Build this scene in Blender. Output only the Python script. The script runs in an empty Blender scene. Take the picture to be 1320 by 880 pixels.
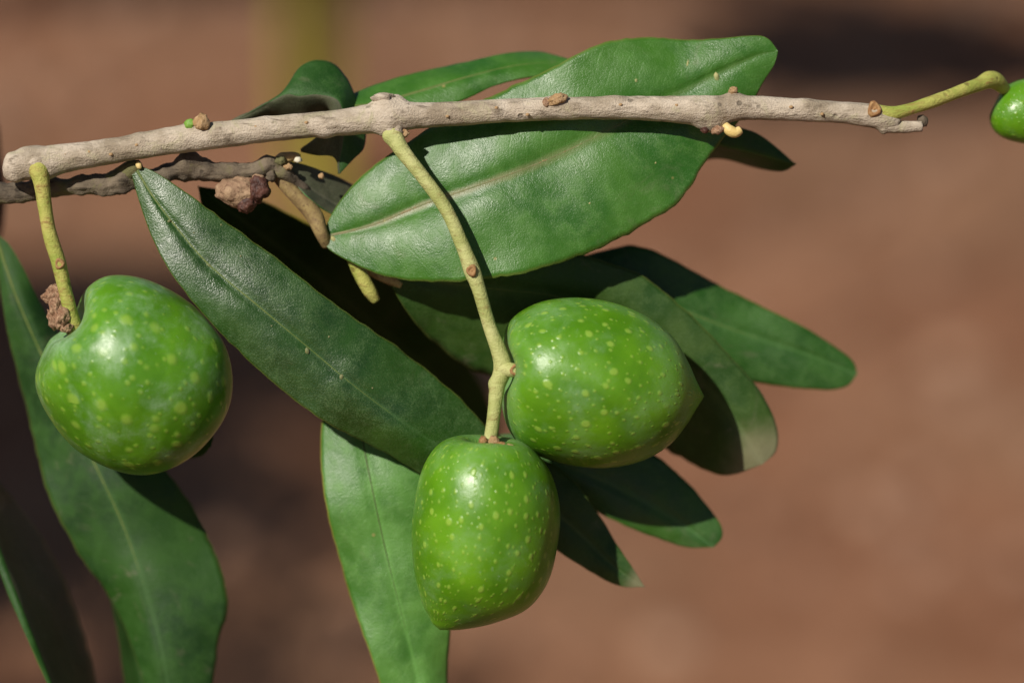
import bpy, bmesh, math, random
from mathutils import Vector, Matrix, noise
C = bpy.context.scene
R = math.radians
random.seed(7)

# ------------------------------------------------------------ camera, sky, sun, exposure
PITCH = R(25.0)
CAM = Vector((0, 0, 1.0))
RIGHT = Vector((1, 0, 0)); UP = Vector((0, math.sin(PITCH), math.cos(PITCH))); FWD = Vector((0, math.cos(PITCH), -math.sin(PITCH)))
FOC = 0.132 / 0.36            # distance of the plane of focus, 100 mm lens
cam = bpy.data.cameras.new('camera'); camo = bpy.data.objects.new('camera', cam); C.collection.objects.link(camo)
camo.location = CAM; camo.rotation_euler = (R(90) - PITCH, 0, 0)
cam.lens = 100; cam.sensor_width = 36; cam.clip_start = 0.01; cam.clip_end = 400
cam.dof.use_dof = True; cam.dof.focus_distance = FOC - 0.001; cam.dof.aperture_fstop = 8.0
C.camera = camo
LC = Vector((-0.45, 0.43, 0.79)).normalized()          # towards the sun, camera axes
SUN = (RIGHT * LC.x + UP * LC.y - FWD * LC.z).normalized()
w = bpy.data.worlds.new('World'); C.world = w; w.use_nodes = True
nt = w.node_tree; bg = nt.nodes['Background']; sky = nt.nodes.new('ShaderNodeTexSky')
sky.sky_type = 'NISHITA'; sky.sun_disc = False
sky.sun_elevation = math.asin(SUN.z); sky.sun_rotation = math.atan2(SUN.x, SUN.y)
nt.links.new(sky.outputs[0], bg.inputs[0]); bg.inputs[1].default_value = 0.05
sl = bpy.data.lights.new('sun', 'SUN'); sl.energy = 5.0; sl.angle = R(0.53); sl.color = (1, 0.94, 0.84)
so = bpy.data.objects.new('sun', sl); C.collection.objects.link(so)
so.rotation_euler = SUN.to_track_quat('Z', 'Y').to_euler(); so.location = SUN * 5
C.view_settings.view_transform = 'Standard'; C.view_settings.look = 'None'
C.view_settings.exposure = -0.06; C.view_settings.gamma = 1
C.render.engine = 'CYCLES'; C.cycles.use_denoising = True
C.cycles.max_bounces = 6

# ------------------------------------------------------------ helpers
PX = 1e-4                     # one photograph pixel = 0.1 mm in the plane of focus
def P(x, y, d=0.0):
    dist = FOC + d * PX; k = dist / FOC * PX
    return CAM + FWD * dist + RIGHT * ((x - 660) * k) + UP * ((440 - y) * k)
def tag(o, label=None, cat=None, group=None, kind=None):
    if label: o['label'] = label
    if cat: o['category'] = cat
    if group: o['group'] = group
    if kind: o['kind'] = kind
    return o
def root(name, loc, label, cat, group=None):
    o = bpy.data.objects.new(name, None); o.empty_display_size = 0.01
    C.collection.objects.link(o); o.location = loc
    return tag(o, label, cat, group)
def world_loc(o):
    v = Vector((0, 0, 0))
    while o is not None: v = v + o.location; o = o.parent
    return v
def link(name, verts, faces, mats, parent=None, smooth=True, uvs=None, loc=None, fm=None):
    """verts in world space; the object's origin sits at loc"""
    base = world_loc(parent) if parent else Vector((0, 0, 0))
    if loc is None: loc = verts[0].copy()
    me = bpy.data.meshes.new(name)
    me.from_pydata([tuple(v - loc) for v in verts], [], faces)
    if not isinstance(mats, (list, tuple)): mats = [mats]
    for m in mats: me.materials.append(m)
    if fm: me.polygons.foreach_set('material_index', fm)
    if smooth: me.polygons.foreach_set('use_smooth', [True] * len(me.polygons))
    if uvs:
        l = me.uv_layers.new(name='UVMap')
        for lp in me.loops: l.data[lp.index].uv = uvs[lp.vertex_index]
    me.update()
    o = bpy.data.objects.new(name, me); C.collection.objects.link(o)
    if parent: o.parent = parent
    o.location = loc - base
    return o
def cr(pts, n=16):
    """Catmull-Rom through tuples"""
    pts = [tuple(map(float, p)) for p in pts]; out = []
    q = [tuple(2 * a - b for a, b in zip(pts[0], pts[1]))] + pts + [tuple(2 * a - b for a, b in zip(pts[-1], pts[-2]))]
    for i in range(1, len(q) - 2):
        for k in range(n):
            t = k / n
            out.append(tuple(0.5 * (2 * b + (c - a) * t + (2 * a - 5 * b + 4 * c - d) * t * t + (3 * b - a - 3 * c + d) * t ** 3)
                             for a, b, c, d in zip(q[i - 1], q[i], q[i + 1], q[i + 2])))
    out.append(pts[-1]); return out
def resample(pts, ts, nd=2):
    c = cr(pts); L = [0]
    for a, b in zip(c, c[1:]): L.append(L[-1] + math.dist(a[:nd], b[:nd]))
    out = []; j = 0
    for t in ts:
        s = t * L[-1]
        while j < len(L) - 2 and L[j + 1] < s: j += 1
        f = (s - L[j]) / max(1e-9, L[j + 1] - L[j])
        out.append(tuple(a + (b - a) * f for a, b in zip(c[j], c[j + 1])))
    return out
def lin(vals, t):
    if not isinstance(vals, (list, tuple)): return vals
    x = t * (len(vals) - 1); i = min(int(x), len(vals) - 2); f = x - i
    f = f * f * (3 - 2 * f) * 0.5 + f * 0.5
    return vals[i] * (1 - f) + vals[i + 1] * f

# ------------------------------------------------------------ materials
class N:
    def __init__(s, name):
        s.m = bpy.data.materials.new(name); s.m.use_nodes = True; s.t = s.m.node_tree
        s.b = s.t.nodes['Principled BSDF']; s.out = s.t.nodes['Material Output']
        s.tc = s.t.nodes.new('ShaderNodeTexCoord')
    def n(s, typ, ins=None, **kw):
        x = s.t.nodes.new('ShaderNode' + typ)
        for k, v in kw.items(): setattr(x, k, v)
        for k, v in (ins or {}).items():
            if isinstance(v, bpy.types.NodeSocket): s.t.links.new(v, x.inputs[k])
            else: x.inputs[k].default_value = v
        return x
    def co(s, scale=None):
        if scale is None: return s.tc.outputs['Object']
        return s.n('Mapping', {0: s.tc.outputs['Object'], 'Scale': scale}).outputs[0]
    def noise(s, scale, detail=3, rough=0.55, dist=0.0, vec=None):
        return s.n('TexNoise', {'Vector': vec or s.co(), 'Scale': scale, 'Detail': detail, 'Roughness': rough, 'Distortion': dist}).outputs[0]
    def ramp(s, fac, a, b, va=0.0, vb=1.0, smooth=True):
        return s.n('MapRange', {'Value': fac, 'From Min': a, 'From Max': b, 'To Min': va, 'To Max': vb},
                   interpolation_type='SMOOTHSTEP' if smooth else 'LINEAR').outputs[0]
    def mix(s, f, a, b):
        x = s.n('Mix', data_type='RGBA')
        for k, v in ((0, f), (6, a), (7, b)):
            if isinstance(v, bpy.types.NodeSocket): s.t.links.new(v, x.inputs[k])
            elif k == 0: x.inputs[0].default_value = v
            else: x.inputs[k].default_value = (*v, 1)
        return x.outputs[2]
    def math(s, op, a, b=0.0, c=0.0): return s.n('Math', {0: a, 1: b, 2: c}, operation=op).outputs[0]
    def bump(s, h, dist, strength=1.0, normal=None):
        ins = {'Height': h, 'Distance': dist, 'Strength': strength}
        if normal is not None: ins['Normal'] = normal
        return s.n('Bump', ins).outputs[0]
    def set(s, **kw):
        names = dict(col='Base Color', rough='Roughness', nor='Normal', spec='Specular IOR Level', coat='Coat Weight',
                     coatr='Coat Roughness', sss='Subsurface Weight', ssr='Subsurface Radius', sss_s='Subsurface Scale')
        for k, v in kw.items():
            i = s.b.inputs[names[k]]
            if isinstance(v, bpy.types.NodeSocket): s.t.links.new(v, i)
            elif k == 'col': i.default_value = (*v, 1)
            else: i.default_value = v
        return s.m

def leaf_mat(name, dark, light, silver=0.25, rough=0.42, spots=True, margin=(0.13, 0.16, 0.03), grain=1.0, seed=0.0, stain=0.3, spec=0.6, ribc=None, ribw=0.10, tip=0):
    s = N(name)
    v = s.n('Mapping', {0: s.co(), 'Location': (seed, seed * 2, 0)}).outputs[0]
    fine = s.noise(5600, 3, 0.65, vec=v); mid = s.noise(420, 4, 0.6, vec=v); big = s.noise(85, 3, 0.6, 0.6, vec=v)
    cell = s.n('TexVoronoi', {'Vector': v, 'Scale': 4700.0}).outputs[0]
    uv = s.n('SeparateXYZ', {0: s.tc.outputs['UV']})
    av = s.math('ABSOLUTE', s.math('SUBTRACT', uv.outputs[1], 0.5)); av = s.math('MULTIPLY', av, 2.0)
    col = s.mix(s.ramp(big, 0.35, 0.65), dark, light)
    col = s.mix(s.math('MULTIPLY', s.ramp(mid, 0.42, 0.72), 0.5), col, tuple(x * 1.25 for x in light))
    # faint pinnate side veins that leave the midrib at a slant
    wv = s.math('SUBTRACT', s.math('MULTIPLY', uv.outputs[0], 30.0), s.math('MULTIPLY', av, 3.0))
    wv = s.math('ADD', wv, s.math('MULTIPLY', big, 3.0))
    vein = s.ramp(s.math('ABSOLUTE', s.math('SUBTRACT', s.math('FRACT', wv), 0.5)), 0.0, 0.10, 1.0, 0.0)
    vein = s.math('MULTIPLY', vein, s.ramp(mid, 0.4, 0.6, 0.1, 1.0))
    col = s.mix(s.math('MULTIPLY', vein, 0.10), col, tuple(min(1, x * 1.7 + 0.02) for x in light))
    # silvery peltate scales and waxy dust, with some sheen put into the colour
    sc = s.math('MULTIPLY', s.ramp(fine, 0.44, 0.66), s.ramp(mid, 0.3, 0.62, 0.25, 1.0))
    sc = s.math('MULTIPLY', sc, s.ramp(big, 0.3, 0.7, 1.0, 0.45))
    col = s.mix(s.math('MULTIPLY', sc, silver * 0.8), col, (0.22, 0.31, 0.14))
    # brown-grey dust stains
    dust = s.ramp(s.noise(130, 5, 0.7, 1.2, vec=v), 0.56, 0.74)
    col = s.mix(s.math('MULTIPLY', dust, stain), col, (0.16, 0.145, 0.095))
    if spots:
        vo = s.n('TexVoronoi', {'Vector': v, 'Scale': 260.0})
        sp = s.math('MULTIPLY', s.ramp(vo.outputs[0], 0.04, 0.09, 1.0, 0.0), s.ramp(s.n('SeparateColor', {0: vo.outputs[1]}).outputs[0], 0.86, 0.87))
        col = s.mix(s.math('MULTIPLY', sp, 0.6), col, (0.33, 0.25, 0.09))
    # pale band along the midrib, pale rim
    rb = s.ramp(s.math('SUBTRACT', av, s.math('MULTIPLY', mid, 0.06)), -0.02, ribw, 0.5 if not ribc else 0.8, 0.0)
    if ribc: rb = s.math('MULTIPLY', rb, s.ramp(uv.outputs[0], 0.15, 0.75, 1.0, 0.15))
    col = s.mix(rb, col, ribc or tuple(min(1, x * 1.4 + 0.02) for x in light))
    col = s.mix(s.ramp(av, 0.965, 0.992, 0.0, 0.6), col, margin)
    if tip: col = s.mix(s.math('MULTIPLY', s.ramp(s.math('ADD', uv.outputs[0], s.math('MULTIPLY', mid, 0.05)), 0.90, 0.985), tip), col, (0.23, 0.20, 0.12))
    h = s.math('ADD', s.math('MULTIPLY', fine, 0.7 * grain), s.math('MULTIPLY', cell, 0.45 * grain))
    nb = s.bump(h, 8.5e-5, 0.65)
    h2 = s.math('ADD', mid, s.math('MULTIPLY', vein, -0.12))
    nb = s.bump(h2, 1.8e-4, 0.6, nb)
    return s.set(col=col, rough=s.ramp(mid, 0.3, 0.7, rough - 0.07, rough + 0.09), nor=nb, spec=spec)

def olive_mat(name, seed, spacing=12, spot=1.0, bloom=0.5, lumpy=3e-4, lw=0.62, soft=0.12, bt=0.44, base=(0.062, 0.188, 0.003), lite=(0.122, 0.300, 0.008)):
    s = N(name)
    v = s.n('Mapping', {0: s.co(), 'Location': (seed, seed * .7, seed * .3)}).outputs[0]
    uv = s.n('SeparateXYZ', {0: s.tc.outputs['UV']})
    big = s.noise(110, 3, 0.55, 0.3, vec=v); mid = s.noise(600, 5, 0.65, vec=v); fine = s.noise(4200, 2, 0.6, vec=v)
    col = s.mix(s.ramp(big, 0.32, 0.68), base, lite)
    # lenticels: pale dots in a lattice that follows the skin from stalk to tip
    wb = s.n('VectorMath', {0: s.n('TexNoise', {'Vector': v, 'Scale': 700.0}).outputs[1], 1: (0.012, 0.006, 0)}, operation='MULTIPLY').outputs[0]
    wu = s.n('VectorMath', {0: s.tc.outputs['UV'], 1: wb}, operation='ADD').outputs[0]
    def lent(k, r0, r1, off, cut):
        vo = s.n('TexVoronoi', {'Vector': s.n('Mapping', {0: wu, 'Location': (off, off * .37, 0), 'Scale': (k, k * 2.0, 1)}).outputs[0], 'Scale': 1.0, 'Randomness': 1.0}, voronoi_dimensions='2D')
        c = s.n('SeparateColor', {0: vo.outputs[1]})
        r = s.ramp(c.outputs[0], 0.0, 1.0, r0, r1, False)
        e = s.ramp(s.math('SUBTRACT', vo.outputs[0], r), -soft, 0.03, 1.0, 0.0)
        return s.math('MULTIPLY', e, s.ramp(c.outputs[1], cut, cut + .25, 0.0, 1.0))
    l1 = lent(spacing, 0.10, 0.30 * spot, seed, 0.0)
    l2 = lent(spacing * 1.9, 0.08, 0.26 * spot, seed + .5, 0.15)
    le = s.math('MAXIMUM', l1, s.math('MULTIPLY', l2, 0.8))
    # pale waxy bloom: strong by the stalk, patchy and smeared elsewhere
    bl = s.noise(150, 6, 0.68, 0.2, vec=s.n('Mapping', {0: v, 'Location': (.4, .1, .2)}).outputs[0])
    near = s.ramp(uv.outputs[0], 0.02, 0.30, 0.30, 0.0)
    b = s.ramp(s.math('ADD', bl, near), bt, bt + 0.36)
    b = s.math('MULTIPLY', b, s.math('SUBTRACT', 1.0, s.math('MULTIPLY', le, 0.55)))
    b = s.math('MULTIPLY', b, s.math('MULTIPLY', s.ramp(mid, 0.25, 0.6, 0.4, 1.0), s.ramp(fine, 0.3, 0.6, 0.6, 1.0)))
    col = s.mix(s.math('MULTIPLY', le, lw), col, (0.29, 0.45, 0.06))
    col = s.mix(s.math('MULTIPLY', b, bloom), col, (0.29, 0.44, 0.27))
    sm = s.ramp(s.noise(1300, 5, 0.75, 0.2, vec=v), 0.60, 0.72)
    sm = s.math('MULTIPLY', sm, s.ramp(s.noise(150, 2, vec=s.n('Mapping', {0: v, 'Location': (.7, .3, .9)}).outputs[0]), 0.52, 0.66))
    col = s.mix(s.math('MULTIPLY', sm, 0.5), col, (0.34, 0.46, 0.36))
    pk = s.n('TexVoronoi', {'Vector': v, 'Scale': 330.0})
    sp = s.math('MULTIPLY', s.ramp(pk.outputs[0], 0.03, 0.06, 1.0, 0.0), s.ramp(s.n('SeparateColor', {0: pk.outputs[1]}).outputs[1], 0.80, 0.81))
    col = s.mix(s.math('MULTIPLY', sp, 0.7), col, (0.06, 0.06, 0.02))
    nb = s.bump(s.math('ADD', s.math('MULTIPLY', fine, 0.6), mid), 6.5e-5, 0.55)
    nb = s.bump(le, 9e-5, 0.6, nb)
    nb = s.bump(big, lumpy, 0.5, nb)
    rr = s.math('ADD', s.ramp(mid, 0.3, 0.7, 0.28, 0.37), s.math('MULTIPLY', b, 0.22))
    return s.set(col=col, rough=rr, nor=nb, spec=0.5, sss=0.10, ssr=(0.5, 1.0, 0.15), sss_s=0.0016, coat=0.0)

def bark_mat(name, a, b, crack, lichen=None, lum=0.5, bump=1.0, seed=0.0, rough=0.85):
    s = N(name)
    v = s.n('Mapping', {0: s.co(), 'Location': (seed, seed, 0)}).outputs[0]
    st = s.n('Mapping', {0: v, 'Scale': (0.30, 1, 1)}).outputs[0]
    fib = s.noise(1150, 5, 0.7, 0.3, vec=st); fine = s.noise(3800, 3, 0.6, vec=v); big = s.noise(170, 4, 0.6, 0.5, vec=v)
    col = s.mix(s.ramp(big, 0.33, 0.67), a, b)
    col = s.mix(s.ramp(fib, 0.50, 0.72, 0.0, lum), col, crack)
    col = s.mix(s.ramp(fine, 0.60, 0.76, 0.0, 0.45), col, tuple(min(.85, x * 1.3) for x in b))
    vo = s.n('TexVoronoi', {'Vector': v, 'Scale': 420.0})
    sp = s.math('MULTIPLY', s.ramp(vo.outputs[0], 0.10, 0.2, 1.0, 0.0), s.ramp(s.n('SeparateColor', {0: vo.outputs[1]}).outputs[0], 0.66, 0.68))
    col = s.mix(s.math('MULTIPLY', sp, 0.55), col, tuple(x * 0.42 for x in crack))
    if lichen: col = s.mix(s.ramp(s.noise(230, 4, 0.7, 1.0, vec=s.n('Mapping', {0: v, 'Location': (.3, .8, .1)}).outputs[0]), 0.52, 0.68, 0.0, 0.7), col, lichen)
    h = s.math('ADD', s.math('MULTIPLY', fib, 1.0), s.math('MULTIPLY', fine, 0.5))
    h = s.math('SUBTRACT', h, s.math('MULTIPLY', sp, 0.4))
    nb = s.bump(h, 2.0e-4 * bump, 0.7)
    return s.set(col=col, rough=rough, nor=nb, spec=0.25)

def plain_mat(name, a, b, scale=900, rough=0.7, bump=1e-4, c=None):
    s = N(name); n1 = s.noise(scale, 5, 0.65, 0.4); n2 = s.noise(scale * 3.1, 3)
    col = s.mix(s.ramp(n1, 0.35, 0.65), a, b)
    if c: col = s.mix(s.ramp(n2, 0.55, 0.7, 0.0, 0.8), col, c)
    return s.set(col=col, rough=rough, nor=s.bump(s.math('ADD', n1, n2), bump, 0.7), spec=0.3)

M_bark = bark_mat('pale_bark', (0.31, 0.25, 0.18), (0.57, 0.485, 0.385), (0.15, 0.115, 0.08), lichen=(0.42, 0.38, 0.24), seed=.1, lum=.9, bump=3.2)
M_moss = bark_mat('mossy_knob', (0.10, 0.095, 0.04), (0.20, 0.19, 0.085), (0.05, 0.04, 0.02), lum=.6, bump=2, seed=.7)
M_dark = bark_mat('dark_mossy_bark', (0.075, 0.058, 0.042), (0.19, 0.15, 0.105), (0.02, 0.016, 0.012), lichen=(0.15, 0.14, 0.06), lum=0.8, bump=1.7, seed=.3)
M_limb = bark_mat('limb_bark', (0.06, 0.035, 0.025), (0.12, 0.06, 0.035), (0.03, 0.02, 0.015), lum=0.8, bump=3, seed=.5)
M_stalk = bark_mat('green_stalk', (0.33, 0.36, 0.115), (0.50, 0.50, 0.215), (0.22, 0.15, 0.05), lum=0.7, bump=2.0, seed=.2, rough=.6)
M_stalk2 = bark_mat('yellow_stalk', (0.27, 0.32, 0.055), (0.44, 0.42, 0.11), (0.26, 0.14, 0.05), lum=0.9, bump=2.2, seed=.4, rough=.62)
M_tan = plain_mat('tan_stub', (0.38, 0.25, 0.11), (0.50, 0.38, 0.17), c=(0.25, 0.14, 0.06))
M_tan_shaded = plain_mat('tan_leaf_stalk_shaded', (0.20, 0.135, 0.06), (0.30, 0.22, 0.09), c=(0.12, 0.07, 0.035))  # the tan darkened, the stalk's shade put into its colour
M_scar = plain_mat('leaf_scar_rim', (0.24, 0.115, 0.045), (0.38, 0.23, 0.10), 1600)
M_brown = plain_mat('dry_bract', (0.20, 0.10, 0.055), (0.46, 0.30, 0.19), 1100, .85, 3e-4, (0.07, 0.035, 0.02))
M_bud = plain_mat('bud_scale', (0.33, 0.20, 0.09), (0.46, 0.31, 0.17), 1300, .8, 2e-4, (0.14, 0.075, 0.035))
M_green_bud = plain_mat('green_bud', (0.13, 0.27, 0.03), (0.2, 0.36, 0.06), 900, .5)
M_gall = plain_mat('gall_skin', (0.24, 0.145, 0.09), (0.40, 0.27, 0.165), 420, .8, 4e-4, (0.12, 0.06, 0.035))
M_gall2 = plain_mat('gall_dark', (0.040, 0.017, 0.013), (0.12, 0.050, 0.035), 600, .55, 3e-4)
M_cream = plain_mat('cream_tip', (0.62, 0.45, 0.16), (0.72, 0.55, 0.24), 900, .5)
M_speck = plain_mat('pale_speck', (0.22, 0.26, 0.09), (0.40, 0.36, 0.16), 900, .6)
M_white = plain_mat('pale_bead', (0.6, 0.55, 0.42), (0.75, 0.7, 0.55), 900, .5)
M_mid = plain_mat('midrib_pale', (0.085, 0.13, 0.025), (0.135, 0.165, 0.045), 700, .5, 5e-5)
M_mid_warm = plain_mat('midrib_warm', (0.12, 0.15, 0.055), (0.20, 0.18, 0.085), 500, .55, 8e-5, (0.26, 0.15, 0.075))
M_mid_dim = plain_mat('midrib_dim', (0.05, 0.09, 0.025), (0.08, 0.125, 0.035), 700, .5, 5e-5)
M_under = leaf_mat('leaf_underside', (0.040, 0.045, 0.022), (0.070, 0.072, 0.040), silver=.25, rough=.7, seed=.9, stain=.5, spec=.3)
M_top = leaf_mat('leaf_blade_mid_green', (0.019, 0.092, 0.005), (0.042, 0.134, 0.011), silver=.26, rough=.40, seed=.1, stain=.22, ribc=(0.20, 0.185, 0.085), ribw=0.05, grain=.8, spec=.5)
M_fan = leaf_mat('leaf_blade_full_green', (0.013, 0.064, 0.004), (0.026, 0.092, 0.008), silver=.28, rough=.46, seed=.7, stain=.3, spec=.45, margin=(.16, .17, .02))
M_tip = leaf_mat('leaf_blade_dry_tip', (0.014, 0.052, 0.004), (0.034, 0.074, 0.009), silver=.20, rough=.55, seed=.75, stain=.55, tip=.6, spec=.35)
M_front = leaf_mat('leaf_blade_dark_green', (0.009, 0.040, 0.003), (0.019, 0.066, 0.005), silver=.34, rough=.36, seed=.2, stain=.10, grain=1.0, spec=.75, ribw=0.03)
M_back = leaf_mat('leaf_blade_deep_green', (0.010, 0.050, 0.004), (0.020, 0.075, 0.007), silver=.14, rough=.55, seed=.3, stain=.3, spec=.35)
M_shade = leaf_mat('leaf_blade_shaded_green', (0.008, 0.030, 0.003), (0.014, 0.045, 0.006), silver=.05, rough=.8, seed=.35, stain=.1, spec=.12)  # matte green darkened, deep shade put into the blade colour
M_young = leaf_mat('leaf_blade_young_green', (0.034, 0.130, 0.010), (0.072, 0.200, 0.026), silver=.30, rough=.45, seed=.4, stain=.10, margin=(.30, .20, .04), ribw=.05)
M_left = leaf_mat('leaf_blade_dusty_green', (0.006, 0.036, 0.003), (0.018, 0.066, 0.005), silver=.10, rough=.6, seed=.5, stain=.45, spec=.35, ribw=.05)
M_grey = leaf_mat('leaf_blade_grey', (0.045, 0.050, 0.025), (0.085, 0.085, 0.05), silver=.2, rough=.6, seed=.6, stain=.6, margin=(.03, .25, .03))  # sunlit edge put into the colour as a bright green margin

# ------------------------------------------------------------ builders
def leaf(parent, up, lo, mid, dm, du=0, dl=0, mats=(M_top, M_under), bulge=6, n=64, m=9, rib=2.6, ribmat=None, label=None, thick=2.6, wav=1.5, seed=0, ribends=(0.0, 0.97), lo_under=False, up_under=False):
    """blade lofted between its two margins and its midrib; x, y trace the margins, dm/du/dl give real depth (0.1 mm)"""
    ts = [i / n for i in range(n + 1)]; ts = [0.5 - 0.5 * math.cos(math.pi * t) * (0.35) + (t - 0.5) * 0.65 for t in ts]
    ts[0], ts[-1] = 0.0, 1.0
    U = resample(up, ts); L = resample(lo, ts); Md = resample(mid, ts)
    V = []; F = []; UV = []
    S = [-1 + 2 * j / (2 * m) for j in range(2 * m + 1)]
    S = [math.copysign(abs(s) ** 0.85, s) if s else 0 for s in S]
    for i, t in enumerate(ts):
        env = min(1, 6 * t, 6 * (1 - t)); dmid = lin(dm, t)
        for s in S:
            a = abs(s); e = U[i] if s < 0 else L[i]; jag = a ** 4 * env * 1.3 * noise.fractal(Vector((e[0] * .05, e[1] * .05, seed)), 1, 2, 3); e = (e[0] + (e[0] - Md[i][0]) * .02 * jag, e[1] + (e[1] - Md[i][1]) * .02 * jag); de = lin(du, t) if s < 0 else lin(dl, t)
            x = Md[i][0] * (1 - a) + e[0] * a; y = Md[i][1] * (1 - a) + e[1] * a
            d = dmid + de * a * env
            d -= bulge * env * math.sin(math.pi * min(1, a) ** 0.7)
            d += wav * env * 2.2 * noise.noise(Vector((x * 0.012 + seed, y * 0.012, seed * 3)))
            d += wav * a * a * env * 2.0 * math.sin(t * 17 + seed * 5 + (2 if s < 0 else 0))
            V.append(P(x, y, d)); UV.append((t, 0.5 + s / 2))
    W = len(S)
    for i in range(len(ts) - 1):
        for j in range(W - 1):
            F.append((i * W + j, (i + 1) * W + j, (i + 1) * W + j + 1, i * W + j + 1))
    k = (len(ts) // 2) * W + W // 4
    nn = (V[k + W] - V[k]).cross(V[k + 1] - V[k])
    if nn.dot(CAM - V[k]) < 0: F = [tuple(reversed(f)) for f in F]
    o = link('leaf', V, F, list(mats), parent, uvs=UV, loc=V[W // 2].copy(), fm=[1 if (lo_under and j >= m) or (up_under and j < m) else 0 for i in range(len(ts) - 1) for j in range(W - 1)])
    sol = o.modifiers.new('blade_thickness', 'SOLIDIFY'); sol.thickness = thick * PX; sol.offset = -1; sol.material_offset = 1
    sol.use_even_offset = False
    if label: o['label'] = label
    if rib:
        pts = []
        c = W // 2; a, b = ribends
        for i in range(0, len(ts), 2):
            if a <= ts[i] <= b: pts.append((V[i * W + c] + FWD * PX * rib * 0.45, max(0.5, rib * (1 - 0.75 * ts[i]))))
        tube_w('midrib', pts, ribmat or M_mid, o, seg=6, rough=0.06)
    return o
def tube_w(name, pts, mat, parent, seg=20, rough=0.05, bumps=(), nf=0.02, cap=True, label=None, ridge=0.0, seed=0):
    """tube along world points with pixel radii"""
    V = []; F = []; UV = []
    t0 = (pts[1][0] - pts[0][0]).normalized(); nrm = t0.orthogonal().normalized()
    k = len(pts); base = pts[0][0].copy()
    for i, (p, r) in enumerate(pts):
        t = (pts[min(i + 1, k - 1)][0] - pts[max(i - 1, 0)][0]).normalized()
        nrm = (nrm - t * nrm.dot(t)).normalized(); bi = t.cross(nrm)
        for j in range(seg):
            a = 2 * math.pi * j / seg; dr = nrm * math.cos(a) + bi * math.sin(a)
            q = p + dr * r * PX
            f = 1 + rough * noise.fractal((q - base) / (PX * 1) * nf + Vector((seed, 0, 0)), 1.0, 2.0, 4)
            f += ridge * noise.noise(Vector((math.cos(a) * 2.5 + seed, math.sin(a) * 2.5, (p - base).length / PX * 0.004)))
            q = p + dr * r * PX * f
            for (bp, br, bh) in bumps:
                dd = (q - bp).length / (br * PX)
                if dd < 1: q = q + dr * bh * PX * (1 - dd * dd) ** 2
            V.append(q); UV.append((i / (k - 1), j / seg))
    for i in range(k - 1):
        for j in range(seg):
            a = i * seg + j; b = i * seg + (j + 1) % seg
            F.append((a, b, b + seg, a + seg))
    if cap:
        for i, s in ((0, -1), (k - 1, 1)):
            c = len(V); t = (pts[1][0] - pts[0][0]).normalized() * -1 if i == 0 else (pts[-1][0] - pts[-2][0]).normalized()
            V.append(pts[i][0] + t * pts[i][1] * PX * 0.25); UV.append((0, 0))
            for j in range(seg):
                a = i * seg + j; b = i * seg + (j + 1) % seg
                F.append((b, a, c) if i == 0 else (a, b, c))
    o = link(name, V, F, mat, parent, uvs=UV, loc=base)
    if label: o['label'] = label
    return o
def tube(name, spec, mat, parent, n=60, slim=1.0, **kw):
    """spec: (x, y, depth, radius)"""
    spec = [(x, y, d, q * slim) for (x, y, d, q) in spec]
    q = resample(spec, [i / n for i in range(n + 1)], 3)
    kw['bumps'] = [(P(x, y, d), r, h) for (x, y, d, r, h) in kw.get('bumps', ())]
    return tube_w(name, [(P(x, y, d), r) for (x, y, d, r) in q], mat, parent, **kw)
def blob(name, x, y, d, rx, ry, rz, mat, parent, rot=0, amp=0.25, nf=1.6, sub=3, seed=0, label=None, mat2=None, split=None):
    bm = bmesh.new(); bmesh.ops.create_icosphere(bm, subdivisions=sub, radius=1); bm.verts.ensure_lookup_table(); bm.verts.index_update()
    c = P(x, y, d); ca, sa = math.cos(R(rot)), math.sin(R(rot)); V = []
    for v in bm.verts:
        q = v.co.normalized(); f = 1 + amp * noise.fractal(q * nf + Vector((seed, seed, 0)), 0.9, 2.0, 4) + amp * .5 * abs(noise.noise(q * nf * 2.3 + Vector((0, seed, 5))))
        X, Y, Z = q.x * f * rx, q.y * f * ry, q.z * f * rz
        X, Y = X * ca - Y * sa, X * sa + Y * ca
        V.append(c + (RIGHT * X + UP * Y - FWD * Z) * PX)
    F = [tuple(v.index for v in f.verts) for f in bm.faces]; fm = None
    if split: fm = [1 if split(sum((bm.verts[i].co for i in f), Vector()) / 3) else 0 for f in F]
    bm.free()
    return tag(link(name, V, F, [mat] + ([mat2] if mat2 else []), parent, loc=c, fm=fm), label)
def scar(x, y, d, r, parent, mat=M_scar, tilt=0.0):
    """small ring-shaped scar with a raised rim and a sunken centre, facing the viewer's side of the stalk"""
    V = []; F = []; prof = [(1.25, 0), (1.05, .45), (.8, .5), (.5, .15), (0.2, .2), (0.02, .35)]; seg = 12
    ax = (-FWD + RIGHT * tilt).normalized(); xx = UP.cross(ax).normalized(); yy = ax.cross(xx)
    c = P(x, y, d)
    for i, (rr, h) in enumerate(prof):
        for j in range(seg):
            a = 2 * math.pi * j / seg; k = 1 + .12 * math.sin(3 * a + x)
            V.append(c + (xx * math.cos(a) * rr * r * .85 * k + yy * math.sin(a) * rr * r * k + ax * h * r) * PX)
    for i in range(len(prof) - 1):
        for j in range(seg):
            F.append((i * seg + j, i * seg + (j + 1) % seg, (i + 1) * seg + (j + 1) % seg, (i + 1) * seg + j))
    return link('bud_scar', V, F, mat, parent, loc=c)
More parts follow.
